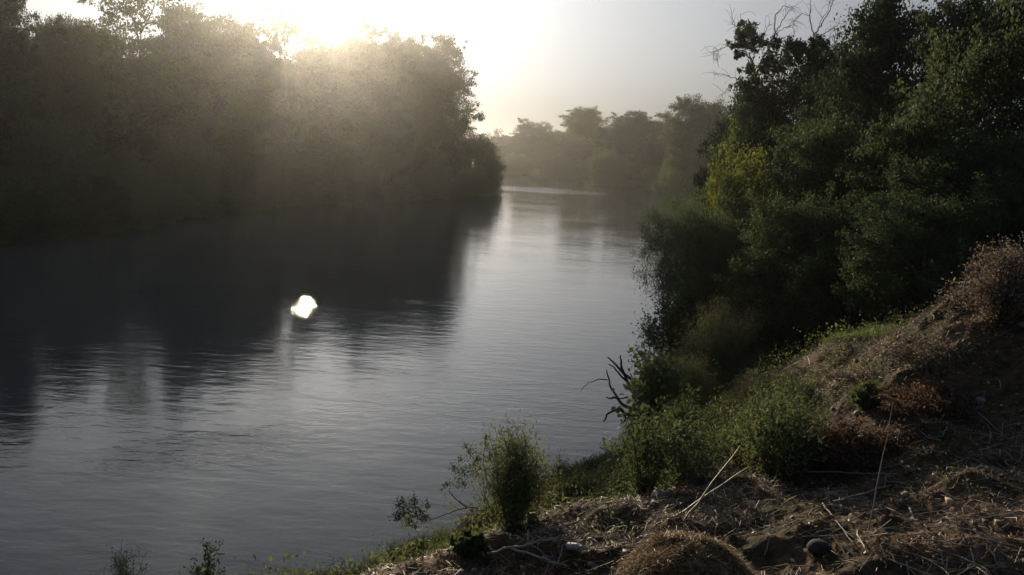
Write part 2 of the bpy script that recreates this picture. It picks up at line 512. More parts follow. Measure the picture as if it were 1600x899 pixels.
def gen_tree(seed, H=20.0, W=7.0, base=0.25, lobes=16, clumps=16, leaves=55, leaf=0.34, cr=0.75, profile='round', aspect=0.6, droop=0.0, trunk_r=0.3, bare=0, shoots=4):
    """a tree of height H and crown radius W: (trunk mesh builder, crown mesh builder)"""
    rng = np.random.default_rng(seed)
    T, L = MB(), MB()
    lean = rng.normal(size=2) * 0.04 * H
    tp = np.array([[lean[0] * t ** 1.5 + 0.02 * H * math.sin(5 * t + seed), lean[1] * t ** 1.5 + 0.02 * H * math.cos(4 * t + seed), H * 0.86 * t] for t in np.linspace(0, 1, 10)])
    tp[0, 2] = -0.3
    T.tube(tp, np.linspace(trunk_r, trunk_r * 0.12, 10) * (1 + 0.5 * (np.linspace(0, 1, 10) < 0.05)), 8)
    cc = []; small = []
    for q in range(lobes):
        t = base + (0.97 - base) * ((q + rng.uniform(0.1, 0.9)) / lobes) ** 0.85
        u = (t - base) / (1 - base)
        if profile == 'round':
            rm = math.sqrt(max(0.02, 1 - (2 * u - 0.95) ** 2 / 1.25))
        elif profile == 'tall':
            rm = 0.35 + 0.65 * math.sin(math.pi * min(1, u * 0.85 + 0.22)) if u < 0.93 else 0.2
        else:                                   # 'spread': widest low
            rm = (1 - u) ** 0.55 * 0.9 + 0.15
        ang = q * 2.399 + rng.normal() * 0.5
        rad = W * rm * rng.uniform(0.35, 0.86)
        lr = W * rng.uniform(0.26, 0.42)
        kz = min(len(tp) - 1, max(0, int(t * 9 / 0.86)))
        c = np.array([tp[kz][0] + rad * math.cos(ang), tp[kz][1] + rad * math.sin(ang), H * t - lr * 0.5])
        # limb
        zs = max(0.12 * H, c[2] - rad * rng.uniform(0.6, 1.1))
        s = np.array([np.interp(zs, tp[:, 2], tp[:, 0]), np.interp(zs, tp[:, 2], tp[:, 1]), zs])
        lp = curve(s, c, rng, 0.12, 7, 0.05)
        T.tube(lp, np.linspace(trunk_r * 0.36, trunk_r * 0.1, 7), 5)
        for w in range(clumps):
            d = rng.normal(size=3); d /= np.linalg.norm(d)
            d[2] = d[2] * 0.75 + 0.12
            p = c + d * lr * rng.uniform(0.6, 1.12)
            if droop:
                p[2] -= droop * rng.uniform(0, 1) * np.hypot(d[0], d[1]) * lr
            T.tube(curve(lp[-2 if w % 2 else -1], p, rng, 0.15, 4), np.linspace(trunk_r * 0.09, trunk_r * 0.025, 4), 3)
            cc.append(p)
            if w < bare:
                e = p + (d * 0.8 + np.array([0, 0, 0.7])) * lr * rng.uniform(0.3, 0.7)
                T.tube(curve(p, e, rng, 0.25, 5), np.linspace(trunk_r * 0.04, trunk_r * 0.012, 5), 3)
        for w in range(shoots):                 # sprays growing out past the lobe
            d = rng.normal(size=3); d /= np.linalg.norm(d); d[2] = abs(d[2]) * 0.8 - 0.15
            d[:2] += 0.8 * np.array([math.cos(ang), math.sin(ang)])
            d /= np.linalg.norm(d)
            e = c + d * lr * rng.uniform(1.2, 1.75)
            sp = curve(c + d * lr * 0.5, e, rng, 0.18, 6, -0.05 if droop else 0.04)
            T.tube(sp, np.linspace(trunk_r * 0.06, trunk_r * 0.015, 6), 3)
            for k in range(2, 6):
                cc.append(sp[k]); small.append(len(cc) - 1)
    cc = np.array(cc)
    sz = rng.uniform(0.55, 1.35, len(cc))
    sz[small] *= 0.5
    nl = np.maximum(4, (leaves * sz ** 1.6)).astype(int)
    idx = np.repeat(np.arange(len(cc)), nl)
    g = rng.normal(size=(len(idx), 3)) * np.array([1, 1, 0.72]) * cr * sz[idx][:, None] * 0.55
    if droop:
        g[:, 2] -= np.abs(rng.normal(size=len(idx))) * droop * cr
        ax = np.tile(np.array([0, 0, -1.0]), (len(idx), 1))
    else:
        ax = None
    L.leaves(rng, cc[idx] + g, leaf, aspect, axis=ax)
    return T, L


def gen_shrub(seed, H=2.5, W=1.6, stems=22, leaves=220, leaf=0.07, aspect=0.4, up=0.5, start=0.15, spread=0.16, arch=0.0, stem_r=0.015, twigs=3, pw=0.8):
    """many stems from one base fanning out, leaves along them: (stems mesh builder, foliage mesh builder)"""
    rng = np.random.default_rng(seed)
    T, L = MB(), MB()
    cen = []
    for q in range(stems):
        a = q * 2.399 + rng.normal() * 0.4
        r = W * ((q + 0.5) / stems) ** pw * rng.uniform(0.65, 1.15) * (1 + 0.28 * math.sin(2 * a + seed) + 0.2 * math.sin(3 * a + 2.3 * seed) + 0.12 * math.sin(5 * a + seed * 0.7))
        hh = H * rng.uniform(0.42, 1.0) * (1 - 0.35 * (r / max(W, 1e-6)) ** 2)
        b0 = np.array([math.cos(a) * r * 0.12, math.sin(a) * r * 0.12, -0.05])
        e = np.array([math.cos(a) * r, math.sin(a) * r, hh])
        t = np.linspace(0, 1, 7)
        p = b0 + (e - b0) * t[:, None]
        p[:, 2] = hh * np.sin(t * np.pi / 2 * (1 + 0.55 * arch)) / (1.0)
        p[:, :2] += (rng.normal(size=2) * 0.08 * H)[None, :] * (t * (1 - t))[:, None] * 2
        T.tube(p, np.linspace(stem_r, stem_r * 0.3, 7), 4)
        paths = [p]
        for w in range(twigs):
            k = rng.integers(2, 6)
            d = (p[k] - p[k - 1]); d /= np.linalg.norm(d)
            d = d + rng.normal(size=3) * 0.55; d[2] += 0.25
            e2 = p[k] + d / np.linalg.norm(d) * H * rng.uniform(0.12, 0.3)
            tp = curve(p[k], e2, rng, 0.15, 4)
            T.tube(tp, np.linspace(stem_r * 0.45, stem_r * 0.2, 4), 3)
            paths.append(tp)
        for pi, pp in enumerate(paths):
            k = int(leaves * (0.5 if pi == 0 else 0.5 / max(1, twigs)))
            tt = rng.uniform(start if pi == 0 else 0.0, 1.03, k)
            xs = np.stack([np.interp(tt, np.linspace(0, 1, len(pp)), pp[:, c]) for c in range(3)], -1)
            cen.append(xs + rng.normal(size=xs.shape) * spread * H * 0.2)
    L.leaves(rng, np.concatenate(cen), leaf, aspect, up=up)
    return T, L


def gen_tangle(seed, W, H, n=160, leaves=2500, leaf=0.03, r=0.004):
    """a low irregular heap of crossing dead stems with some leaves left on"""
    rng = np.random.default_rng(seed)
    T, L = MB(), MB()
    ph = rng.uniform(0, 6.28, 4)
    cen = []
    for q in range(n):
        a = rng.uniform(0, 6.283); rad = math.sqrt(rng.uniform(0, 1))
        edge = W * (1 + 0.3 * math.sin(2 * a + ph[0]) + 0.2 * math.sin(3 * a + ph[1]) + 0.15 * math.sin(5 * a + ph[2]))
        p = np.array([math.cos(a) * edge * rad, 0.6 * math.sin(a) * edge * rad, H * (1 - rad ** 1.5) * rng.uniform(0.0, 0.9)])
        d = rng.normal(size=3); d[2] = d[2] * 0.3 + 0.12; d /= np.linalg.norm(d)
        ln = W * rng.uniform(0.25, 0.85) * (0.5 if q % 3 else 1)
        pp = curve(p - d * ln * 0.4, p + d * ln * 0.6, rng, 0.3, 6)
        pp[:, 2] = np.maximum(pp[:, 2], 0.0)
        T.tube(pp, np.linspace(r, r * 0.4, 6), 3)
        k = int(leaves / n * rng.uniform(0, 2))
        tt = rng.uniform(0.2, 1, k)
        xs = np.stack([np.interp(tt, np.linspace(0, 1, 6), pp[:, c]) for c in range(3)], -1)
        cen.append(xs + rng.normal(size=xs.shape) * 0.025)
    L.leaves(rng, np.concatenate(cen), leaf, 0.55)
    return T, L


class Proto:
    def __init__(self, T, L, H, W, bark, leaf_m, tn='trunk', ln='crown', name='tree'):
        self.t = T.mesh(name + '_' + tn, bark, smooth=True)
        self.l = L.mesh(name + '_' + ln, leaf_m)
        self.H, self.W, self.tn, self.ln = H, W, tn, ln

    def place(self, name, label, cat, loc, H, W=None, rz=0.0, group=None):
        s = H / self.H
        w = s if W is None else W / self.W
        r = thing(name, label, cat, loc, rz, (w, w, s), group)
        link(self.tn, self.t, r)
        link(self.ln, self.l, r)
        return r


P_COTTON = [Proto(*gen_tree(s, 20, 6.0, 0.08, 34, 18, 150, 0.23, 0.75, 'tall', trunk_r=0.34, shoots=3), 20, 6.0, M_BARK, M_LEAF, name='cottonwood') for s in (1, 2, 3)]
P_ROUND = [Proto(*gen_tree(s, 18, 7.0, 0.05, 36, 18, 160, 0.23, 0.8, 'round', trunk_r=0.34, shoots=2), 18, 7.0, M_BARK, M_OAK if s % 2 else M_LEAF, name='broadleaf') for s in (11, 12, 13)]
P_WILLOW = [Proto(*gen_tree(s, 10, 5.0, 0.03, 28, 16, 95, 0.26, 0.75, 'spread', aspect=0.4, droop=0.55, trunk_r=0.2), 10, 5.0, M_BARK, M_WILLOW, name='willow') for s in (21, 22)]
P_OPEN = Proto(*gen_tree(31, 20, 6.5, 0.3, 18, 12, 34, 0.34, 0.7, 'round', trunk_r=0.3, bare=2), 20, 6.5, M_BARK, M_LEAF, name='open_tree')


def top_z(px, py, y):
    return at_y(px, py, y).z


def plant(protos, i, name, label, cat, px, top, y, half_w=None, group=None, rz=None, dx=0.0):
    """tree whose base stands on the ground at ground distance y in the direction of photo column px and whose top reaches photo row top"""
    p = at_y(px, top, y)
    z0 = gz(p.x, y)
    if z0 < 0: z0 = 0.0
    pr = protos[i % len(protos)] if isinstance(protos, list) else protos
    W = None if half_w is None else half_w / F * y * 1.03
    return pr.place(name, label, cat, (p.x, y, z0 - 0.1), p.z - z0 + 0.1, W, rz if rz is not None else (px * 0.37 + y * 1.7) % 6.28, group)


# ------------------------------------------------------------------ left bank forest
GL = 'tall trees of the left bank forest'
LEFT = []
for (pr, i, label, px, top, y, hw) in [
    (P_COTTON, 0, 'tall tree cut by the left picture edge, beside the first sky gap', 0, -35, 74, 58),
    (P_COTTON, 1, 'lower pointed tree in the sky gap left of the wide airy tree', 98, 26, 84, 58),
    (P_OPEN, 0, 'wide airy tree with sky showing through its top, cut by the upper frame', 212, -28, 92, 92),
    (P_ROUND, 1, 'even topped tree right of the wide airy tree, just left of the sun glare', 322, 8, 100, 84),
    (P_ROUND, 0, 'low crown between the even topped tree and the narrow peaked tree in the glare', 385, 42, 108, 50),
    (P_OPEN, 0, 'narrow peaked tree in the sun glare, left of the sky notch', 449, 4, 117, 44),
    (P_ROUND, 2, 'broad round tree just right of the sun notch in the skyline', 572, 44, 136, 74),
    (P_ROUND, 1, 'tree between the broad round tree and the last tall tree of the left bank', 632, 57, 148, 64),
    (P_ROUND, 0, 'last tall tree of the left bank, its rounded side facing the open river', 684, 58, 156, 58)]:
    LEFT.append(plant(pr, i, 'tree', label, 'tree', px, top, y, hw, GL))

GB = 'second row trees of the left bank forest'
for k, (px, top, y) in enumerate([(45, 56, 90), (150, 40, 98), (265, 42, 106), (350, 62, 116), (420, 88, 126), (500, 58, 136), (600, 88, 152), (655, 95, 164), (-70, 0, 78), (-130, 0, 64), (240, 90, 112), (540, 112, 144), (110, 90, 90), (10, 100, 84)]):
    LEFT.append(plant(P_ROUND if k % 2 else P_COTTON, k, 'tree', 'dark tree packed behind the front row on the left bank, lost in the mass', 'tree', px, top, y, 64 + (k * 7) % 20, GB))

GW = 'lower trees in front on the left bank'
for (i, label, px, top, y, hw) in [
    (0, 'rounded bushy tree low at the left edge, pale against the dark forest', 58, 186, 68, 66),
    (1, 'bushy tree below the wide airy tree, on the left waterline', 190, 235, 80, 66),
    (0, 'bushy tree below the even topped tree, over the darkest left bank water', 300, 214, 92, 64),
    (1, 'bushy tree under the narrow peaked tree, veiled by the sun glare', 420, 225, 110, 56),
    (0, 'bushy tree under the sky notch and the sun, on the waterline', 512, 235, 120, 50),
    (1, 'bushy tree at the foot of the broad round tree on the left bank', 592, 226, 134, 46),
    (0, 'bushy tree at the foot of the last tall tree on the left bank', 672, 222, 150, 42),
    (1, 'small rounded tree at the tip of the left bank spit', 742, 206, 180, 44)]:
    LEFT.append(plant(P_WILLOW, i, 'bushy_tree', label, 'tree', px, top, y, hw, GW))

GS = 'bushes along the left waterline'
def left_edge(px):          # ground distance at which the sight direction of a photo column meets the left shore
    d = ray(px, 300); t = np.linspace(30, 230, 1600)
    sd_, _ = shore_dist(d.x / d.y * t, t)
    return float(t[np.argmax((sd_ > -0.3) & (t > 45))])


for k, px in enumerate([-60, -25, 15, 50, 85, 120, 155, 190, 225, 262, 298, 332, 365, 398, 430, 462, 492, 522, 550, 578, 604, 630, 654, 676, 698, 716, 734, 750, 762]):
    y = left_edge(px) + (0.2, 1.4, -0.3, 0.8, 2.0)[k % 5]
    sh = at_y(px, 300, y); base_row = 449.5 - F * math.tan(math.atan2(-8.0, y) + PITCH)
    LEFT.append(plant(P_WILLOW, k, 'bush', 'dark bush overhanging the shaded waterline of the left bank', 'bush', px, base_row + (px - 800) * 0.04 - (3.2 + (k * 5) % 4 * 0.8) / y * F, y, 2.6 / y * F, GS))


def carve(objs, orgs, direction, rads):
    """real gaps in the forest: drop the leaves and twigs that lie on any of the given parallel lines"""
    bpy.context.view_layer.update()
    d_ = np.array(direction)
    orgs = np.array([np.array(o) for o in orgs]); mid = orgs.mean(0)
    perp = lambda r: r - (r @ d_)[..., None] * d_
    lines = perp(orgs - mid)
    for root in objs:
        for ch in root.children:
            if ch.name.startswith('trunk'):
                continue
            me = ch.data
            n = len(me.vertices); co = np.empty(n * 3, np.float32); me.vertices.foreach_get('co', co); co = co.reshape(-1, 3)
            mw = np.array(ch.matrix_world)
            w = co @ mw[:3, :3].T + mw[:3, 3]
            nf = len(me.polygons); li = np.empty(nf * 4, np.int32); me.loops.foreach_get('vertex_index', li)
            f = li.reshape(-1, 4)
            q = perp(w[f].mean(1) - mid)
            near = np.nonzero(np.linalg.norm(q, axis=1) < 6)[0]
            if not len(near):
                continue
            dist = np.linalg.norm(q[near][:, None, :] - lines[None], axis=2)
            bad = (dist < np.array(rads)[None]).any(1)
            if not bad.any():
                continue
            keep = np.ones(nf, bool); keep[near[bad]] = False
            f = f[keep]
            used = np.unique(f); mp = np.zeros(n, np.int64); mp[used] = np.arange(len(used))
            b = MB(); b.add(co[used], mp[f])
            ch.data = b.mesh(me.name, list(me.materials))


_k = CAM.z / SUN_DIR.z
GLINT = np.array((CAM.x + SUN_DIR.x * _k, CAM.y + SUN_DIR.y * _k, 0))
_offs = [(-0.25, 0.3, .155), (0.25, -0.4, .155), (-0.6, -1.0, .14), (0.55, 0.8, .14), (-0.3, -4.2, .145), (0.15, -6.0, .145), (-0.1, -7.6, .135)]
carve(LEFT, [GLINT + np.array([a, b, 0]) for a, b, r in _offs], SUN_DIR, [r for a, b, r in _offs])

# ------------------------------------------------------------------ far bank round the bend
GF = 'trees on the far bank at the bend'
for (pr, i, label, px, top, y, hw) in [
    (P_ROUND, 2, 'dome shaped tree at the left end of the far bank, beside the small thin tree', 824, 188, 368, 24),
    (P_ROUND, 1, 'low tree filling the dip between the dome shaped tree and the tall far bank tree', 868, 208, 342, 26),
    (P_COTTON, 0, 'tallest tree of the far bank with a two tiered crown', 920, 168, 318, 34),
    (P_ROUND, 0, 'broad tree right of the tallest far bank tree, under the warm light', 1004, 176, 285, 36),
    (P_ROUND, 2, 'small crowned tree between the broad far tree and the dense bank corner tree', 1052, 186, 262, 24),
    (P_ROUND, 1, 'dense tree at the right end of the far bank, partly behind the near trees', 1100, 152, 215, 42)]:
    plant(pr, i, 'tree', label, 'tree', px, top, y, hw * 1.35, GF)
for k, (px, top, y) in enumerate([(795, 212, 390), (845, 214, 372), (890, 205, 345), (958, 196, 315), (985, 200, 305), (1035, 200, 282), (1075, 200, 262), (1120, 195, 248), (1150, 180, 235), (800, 225, 372)]):
    plant(P_ROUND if k % 2 else P_COTTON, k, 'tree', 'hazy tree in the row behind on the far bank, lower than its neighbours', 'tree', px, top, y, 38 + k % 3 * 5, 'back row trees of the far bank')
GFB = 'bushy willows on the far waterline'
for (i, label, px, top, y, hw) in [
    (0, 'pale round willow bush on the far bank below the dense corner tree', 1062, 238, 222, 27),
    (1, 'small round bush on the far waterline left of the pale willow bush', 1022, 258, 238, 15),
    (0, 'drooping light topped willow on the far bank below the broad tree', 958, 236, 266, 27),
    (1, 'small arching bush on the far waterline below the tallest far tree', 922, 250, 284, 16),
    (0, 'wide dark bush on the far waterline below the low far tree', 872, 245, 308, 26),
    (1, 'farthest dark bush where the river turns behind the left spit', 812, 240, 345, 26),
    (0, 'dark bush where the far bank meets the near right trees', 1108, 262, 205, 22)]:
    plant(P_WILLOW, i, 'bush', label, 'bush', px, top, y, hw * 1.3, GFB)
for (label, px, top, hw) in [('small flat topped tree on a bare stem above the far treeline, right of its twin', 780, 199, 9),
                             ('smaller left twin of the flat topped trees above the far treeline', 765, 205, 6)]:
    plant(P_OPEN, 0, 'tree', label, 'tree', px, top, 410, hw, 'thin trees above the far treeline')

# distant wood beyond the bend
rng = np.random.default_rng(77)
mb = MB()
for q in range(60):
    x = rng.uniform(-210, 60); y = rng.uniform(560, 660)
    h = rng.uniform(13, 18)
    z0 = gz(x, y) + 1
    k = 420
    d = rng.normal(size=(k, 3)); d /= np.linalg.norm(d, axis=1, keepdims=True)
    mb.leaves(rng, np.array([x, y, z0 + h * 0.5]) + d * np.array([6, 6, h * 0.5]) * rng.uniform(0.5, 1.05, (k, 1)), 1.3, 0.7)
tag(link('distant_wood', mb.mesh('distant_wood', M_LEAF)), 'hazy far wood closing the river beyond the bend', 'wood', kind='stuff')

# ------------------------------------------------------------------ near right bank trees
N_COTTON = [Proto(*gen_tree(s, 12, 4.6, 0.12, 24, 20, 120, 0.17, 0.6, 'tall', trunk_r=0.2), 12, 4.6, M_PALE, M_OAK, name='near_cottonwood') for s in (41, 42)]
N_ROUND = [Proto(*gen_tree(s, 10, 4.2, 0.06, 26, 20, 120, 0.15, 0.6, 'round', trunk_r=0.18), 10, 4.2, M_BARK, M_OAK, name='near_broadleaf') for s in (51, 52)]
N_WILLOW = Proto(*gen_tree(61, 7, 3.6, 0.05, 24, 18, 110, 0.13, 0.5, 'spread', aspect=0.28, droop=0.6, trunk_r=0.13), 7, 3.6, M_BARK, M_WILLOW, name='near_willow')
N_OVER = Proto(*gen_tree(64, 7, 3.6, 0.42, 24, 18, 110, 0.13, 0.5, 'round', aspect=0.28, droop=0.5, trunk_r=0.13), 7, 3.6, M_BARK, M_WILLOW, name='near_overhang')
N_LIT = Proto(*gen_tree(62, 6, 3.0, 0.05, 20, 16, 90, 0.12, 0.45, 'round', trunk_r=0.1), 6, 3.0, M_BARK, M_LIT, name='near_sunlit_tint')
GN = 'trees crowding the near right bank'
for (pr, i, label, px, top, y, hw) in [
    (N_COTTON, 0, 'ragged topped tree standing right of the bare branched pair, cut by the upper frame', 1400, -10, 36, 105),
    (N_COTTON, 1, 'dark tree under the highest skyline left of the right frame corner', 1505, -10, 31, 110),
    (N_ROUND, 0, 'black tree filling the upper right corner of the picture', 1600, -60, 27, 130),
    (N_ROUND, 1, 'softly rounded tree between the bare branched pair and the ragged topped tree', 1320, 62, 44, 80),
    (N_ROUND, 0, 'dense dark tree below the bare branches, above the yellow green bush', 1230, 120, 46, 75),
    (N_ROUND, 1, 'dense tree behind the yellow green bush at the left end of the near trees', 1165, 165, 52, 62),
    (N_ROUND, 0, 'dark lower tree in the deepest shade right of the yellow green bush', 1310, 190, 33, 95),
    (N_ROUND, 1, 'dark lower tree in the deepest shade above the brown brush pile', 1440, 180, 28, 110),
    (N_ROUND, 0, 'dark lower tree at the right edge behind the brown dry brush', 1565, 200, 24, 120)]:
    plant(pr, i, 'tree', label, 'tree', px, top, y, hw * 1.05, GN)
plant(N_OVER, 0, 'willow_tree', 'feathery willow leaning out over the water below the yellow green bush', 'tree', 1112, 296, 35, 86, rz=1.0)
plant(N_WILLOW, 0, 'bush', 'dark low bush standing in the shade under the feathery willow', 'bush', 1185, 400, 36, 58, rz=3.0)
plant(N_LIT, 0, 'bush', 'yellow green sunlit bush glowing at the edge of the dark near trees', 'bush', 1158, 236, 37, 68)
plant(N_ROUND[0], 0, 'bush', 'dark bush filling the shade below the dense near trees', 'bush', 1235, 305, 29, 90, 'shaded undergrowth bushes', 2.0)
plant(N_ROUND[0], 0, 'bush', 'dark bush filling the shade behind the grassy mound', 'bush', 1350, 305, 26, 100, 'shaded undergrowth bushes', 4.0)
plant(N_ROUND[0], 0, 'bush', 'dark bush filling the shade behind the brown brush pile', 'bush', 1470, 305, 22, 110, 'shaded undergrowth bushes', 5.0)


# bare branched trees with leafy tufts, drawn from their branch lines
def branchy(name, label, base_px, y, limbs, tufts, leaf_m, seed):
    rng = np.random.default_rng(seed)
    b = at_y(base_px[0], base_px[1], y)
    base = np.array([b.x, y, max(0, gz(b.x, y)) - 0.1])
    r = thing(name, label, 'tree', base, group='bare branched trees on the near bank')
    T, L = MB(), MB()
    first = np.array(at_y(limbs[0][0][0][0], limbs[0][0][0][1], y)) - base
    T.tube(curve((0, 0, 0), first, rng, 0.04, 8), np.linspace(0.2, 0.11, 8), 7)
    for (pts, r0, r1) in limbs:
        dep = rng.normal() * 1.2
        P = []
        for k, (px, py) in enumerate(pts):
            P.append(np.array(at_y(px, py, y + dep * k / max(1, len(pts) - 1))) - base)
        P = np.array(P)
        tt = np.linspace(0, 1, len(P)); t2 = np.linspace(0, 1, len(P) * 4)
        Q = np.stack([np.interp(t2, tt, P[:, c]) for c in range(3)], -1)
        Q[1:-1] = (Q[:-2] + Q[1:-1] * 2 + Q[2:]) / 4
        Q[1:-1] += rng.normal(size=Q[1:-1].shape) * 0.025
        T.tube(Q, np.linspace(r0, r1, len(Q)), 5)
        if r1 < 0.02:
            for w in range(9):
                k = rng.integers(len(Q) // 3, len(Q) - 1)
                d = Q[k + 1] - Q[k]; d /= np.linalg.norm(d) + 1e-9
                d = d + rng.normal(size=3) * 0.6
                e = Q[k] + d / np.linalg.norm(d) * rng.uniform(0.3, 0.95)
                T.tube(curve(Q[k], e, rng, 0.25, 5, 0.12), np.linspace(0.011, 0.005, 5), 3)
    cen = []
    for (px, py, rad, k) in tufts:
        c = np.array(at_y(px, py, y + rng.normal() * 0.9)) - base
        rr = rad / F * y
        sub = c + rng.normal(size=(max(3, k // 40), 3)) * rr * 0.55
        idx = rng.integers(0, len(sub), k)
        cen.append(sub[idx] + rng.normal(size=(k, 3)) * rr * 0.3)
    L.leaves(rng, np.concatenate(cen), 0.15, 0.6)
    link('trunk', T.mesh('bare_tree_trunk', M_PALE, True), r)
    link('crown', L.mesh('bare_tree_crown', leaf_m), r)


def z5(pts): return [(1100 + a / 4.496, b / 4.496) for a, b in pts]
def t5(ts): return [(1100 + a / 4.496, b / 4.496, rad / 4.496, k) for a, b, rad, k in ts]


branchy('bare_branched_tree', 'half dead tree with drooping bare twigs on its left and leafy tufts on top', (1185, 300), 47, [
    (z5([(360, 760), (365, 530)]), 0.11, 0.08),
    (z5([(365, 530), (345, 430), (300, 390), (285, 300), (262, 170), (260, 90)]), 0.055, 0.008),
    (z5([(365, 530), (420, 400), (490, 250), (500, 110), (560, 40), (650, 72)]), 0.06, 0.007),
    (z5([(490, 250), (545, 160), (600, 75), (625, 45)]), 0.03, 0.007),
    (z5([(490, 250), (560, 200), (620, 190), (640, 240)]), 0.02, 0.006),
    (z5([(420, 400), (400, 330), (430, 220), (470, 150)]), 0.025, 0.006),
    (z5([(300, 600), (270, 570), (180, 540), (120, 520), (70, 530)]), 0.03, 0.006),
    (z5([(290, 570), (220, 590), (150, 640), (120, 680)]), 0.022, 0.006),
    (z5([(300, 340), (220, 320), (130, 335), (60, 380), (68, 450)]), 0.025, 0.006),
    (z5([(130, 335), (90, 390), (90, 440)]), 0.012, 0.005),
    (z5([(262, 200), (205, 180), (195, 90)]), 0.018, 0.006),
    (z5([(330, 680), (245, 590)]), 0.07, 0.06),
    (z5([(345, 430), (370, 320), (365, 230)]), 0.03, 0.008)],
    t5([(270, 180, 30, 220), (235, 240, 34, 240), (325, 205, 38, 320), (340, 265, 42, 340), (255, 300, 40, 320), (200, 350, 26, 180), (240, 390, 32, 220), (320, 340, 40, 330), (285, 250, 50, 420),
        (400, 290, 30, 200), (425, 325, 34, 240), (305, 490, 34, 240), (360, 600, 60, 480), (300, 680, 50, 380), (400, 540, 40, 260), (340, 760, 80, 700), (300, 850, 90, 800), (430, 700, 70, 600), (420, 820, 90, 700)]), M_OAK, 5)
branchy('bare_branched_tree', 'half dead tree with two upright fans of bare branches above dark tufts', (1275, 300), 45, [
    (z5([(760, 760), (765, 480), (775, 300)]), 0.13, 0.07),
    (z5([(775, 300), (755, 190), (740, 110), (750, 20), (752, -60)]), 0.04, 0.008),
    (z5([(775, 260), (810, 190), (860, 110), (915, 0), (930, -60)]), 0.04, 0.008),
    (z5([(790, 240), (830, 130), (880, 60), (885, -20)]), 0.022, 0.006),
    (z5([(800, 280), (870, 220), (920, 190), (990, 130)]), 0.025, 0.006),
    (z5([(820, 320), (880, 270), (940, 235)]), 0.018, 0.005),
    (z5([(765, 470), (840, 435), (900, 400), (940, 350), (1010, 280)]), 0.03, 0.006),
    (z5([(765, 520), (650, 420), (600, 330), (560, 260)]), 0.05, 0.01),
    (z5([(740, 110), (690, 95), (640, 130), (628, 175)]), 0.014, 0.005),
    (z5([(650, 420), (520, 440), (440, 450)]), 0.03, 0.01)],
    t5([(510, 290, 32, 240), (560, 390, 55, 480), (500, 330, 36, 240), (650, 340, 46, 380), (610, 300, 34, 220), (700, 330, 36, 260), (690, 390, 36, 280), (440, 440, 50, 420), (520, 460, 55, 480), (590, 440, 40, 300),
        (745, 360, 34, 300), (765, 300, 30, 240), (805, 300, 40, 320), (855, 330, 36, 260), (790, 400, 60, 560), (750, 460, 50, 480), (830, 460, 50, 420), (660, 520, 60, 440), (560, 580, 90, 800), (700, 620, 100, 900), (840, 570, 80, 700)]), M_OAK, 6)

# ------------------------------------------------------------------ shrubs of the near bank
def shrub(name, label, cat, px, py, y, H, W, T, L, bark, leaf_m, rz=0.0, group=None, z=None, sn='stems', fn='foliage'):
    p = at_y(px, py, y)
    zz = max(0.0, gz(p.x, y)) if z is None else z
    r = thing(name, label, cat, (p.x, y, zz - 0.03), rz, (1, 1, 1), group)
    link(sn, T.mesh(name + '_' + sn, bark, True), r)
    link(fn, L.mesh(name + '_' + fn, leaf_m), r)
    return r


def ground_pt(px, py):
    """where the sight line of a photo pixel meets the ground or water"""
    d = ray(px, py)
    t = np.linspace(2.0, 60, 1600)
    P = np.array(CAM)[None, :] + np.array(d)[None, :] * t[:, None]
    zz = np.maximum(height(P[:, 0], P[:, 1]), 0)
    k = np.argmax(P[:, 2] < zz)
    return np.array([P[k, 0], P[k, 1], zz[k]])


def bush(name, label, cat, px, py, top, hw, seed, bark, leaf_m, stems, leaves, leaf, aspect=0.4, up=0.3, start=0.1, spread=0.25, arch=0.1, stem_r=0.009, twigs=3, pw=0.7, y=None, group=None, back=0.0):
    """bush with its base on the ground at photo pixel (px, py), reaching up to photo row top, half width hw in photo pixels"""
    p = ground_pt(px, py) if y is None else np.array(at_y(px, py, y))
    if y is not None: p[2] = max(0, gz(p[0], p[1]))
    H = max(0.15, at_y(px, top, p[1]).z - p[2]); W = hw / F * p[1]
    T, L = gen_shrub(seed, H * 1.12, W, stems, leaves, leaf, aspect, up, start, spread, arch, stem_r, twigs, pw)
    r = thing(name, label, cat, (p[0], p[1], p[2] - 0.03), 0, (1, 1, 1), group)
    link('stems', T.mesh(name + '_stems', bark, True), r)
    link('foliage', L.mesh(name + '_foliage', leaf_m), r)
    return r


bush('feathery_shrub', 'upright feathery green shrub at the water edge left of the grass strip', 'shrub', 800, 832, 686, 62, 101, M_BARK, M_TAM, 70, 120, 0.045, 0.2, 0.8, 0.06, 0.4, 0, 0.006, 6, 0.9)
bush('shrub', 'dark rounded shrub over the water below the leaning willow', 'shrub', 1062, 560, 468, 66, 102, M_BARK, M_OAK, 60, 300, 0.10, 0.5, 0.1, 0.05, 0.25, 0.15, 0.014, 4, y=31)
bush('shrub', 'soft grey green shrub in front of the dark tree shade', 'shrub', 1120, 612, 500, 72, 103, M_BARK, M_GREY, 90, 420, 0.065, 0.22, 0.6, 0.03, 0.2, 0.25, 0.009, 5, y=25.5)
bush('shrub', 'low skirt of grey green twigs at the foot of the grey green shrub', 'shrub', 1075, 640, 570, 55, 120, M_BARK, M_GREY, 60, 260, 0.06, 0.25, 0.4, 0.03, 0.25, 0.3, 0.008, 4, y=23.5)
bush('vine_tangle', 'tangle of bright broad vine leaves beside the dead snag', 'vine', 1024, 690, 572, 50, 104, M_BARK, M_VINE, 60, 60, 0.14, 0.9, 0.0, 0.05, 0.3, 0.35, 0.009, 3, y=21)
bush('shrub', 'straggly dark weed shrub below the bright vine leaves', 'shrub', 1060, 735, 640, 66, 105, M_BARK, M_WEED, 80, 150, 0.05, 0.35, 0.3, 0.05, 0.3, 0.25, 0.007, 3)
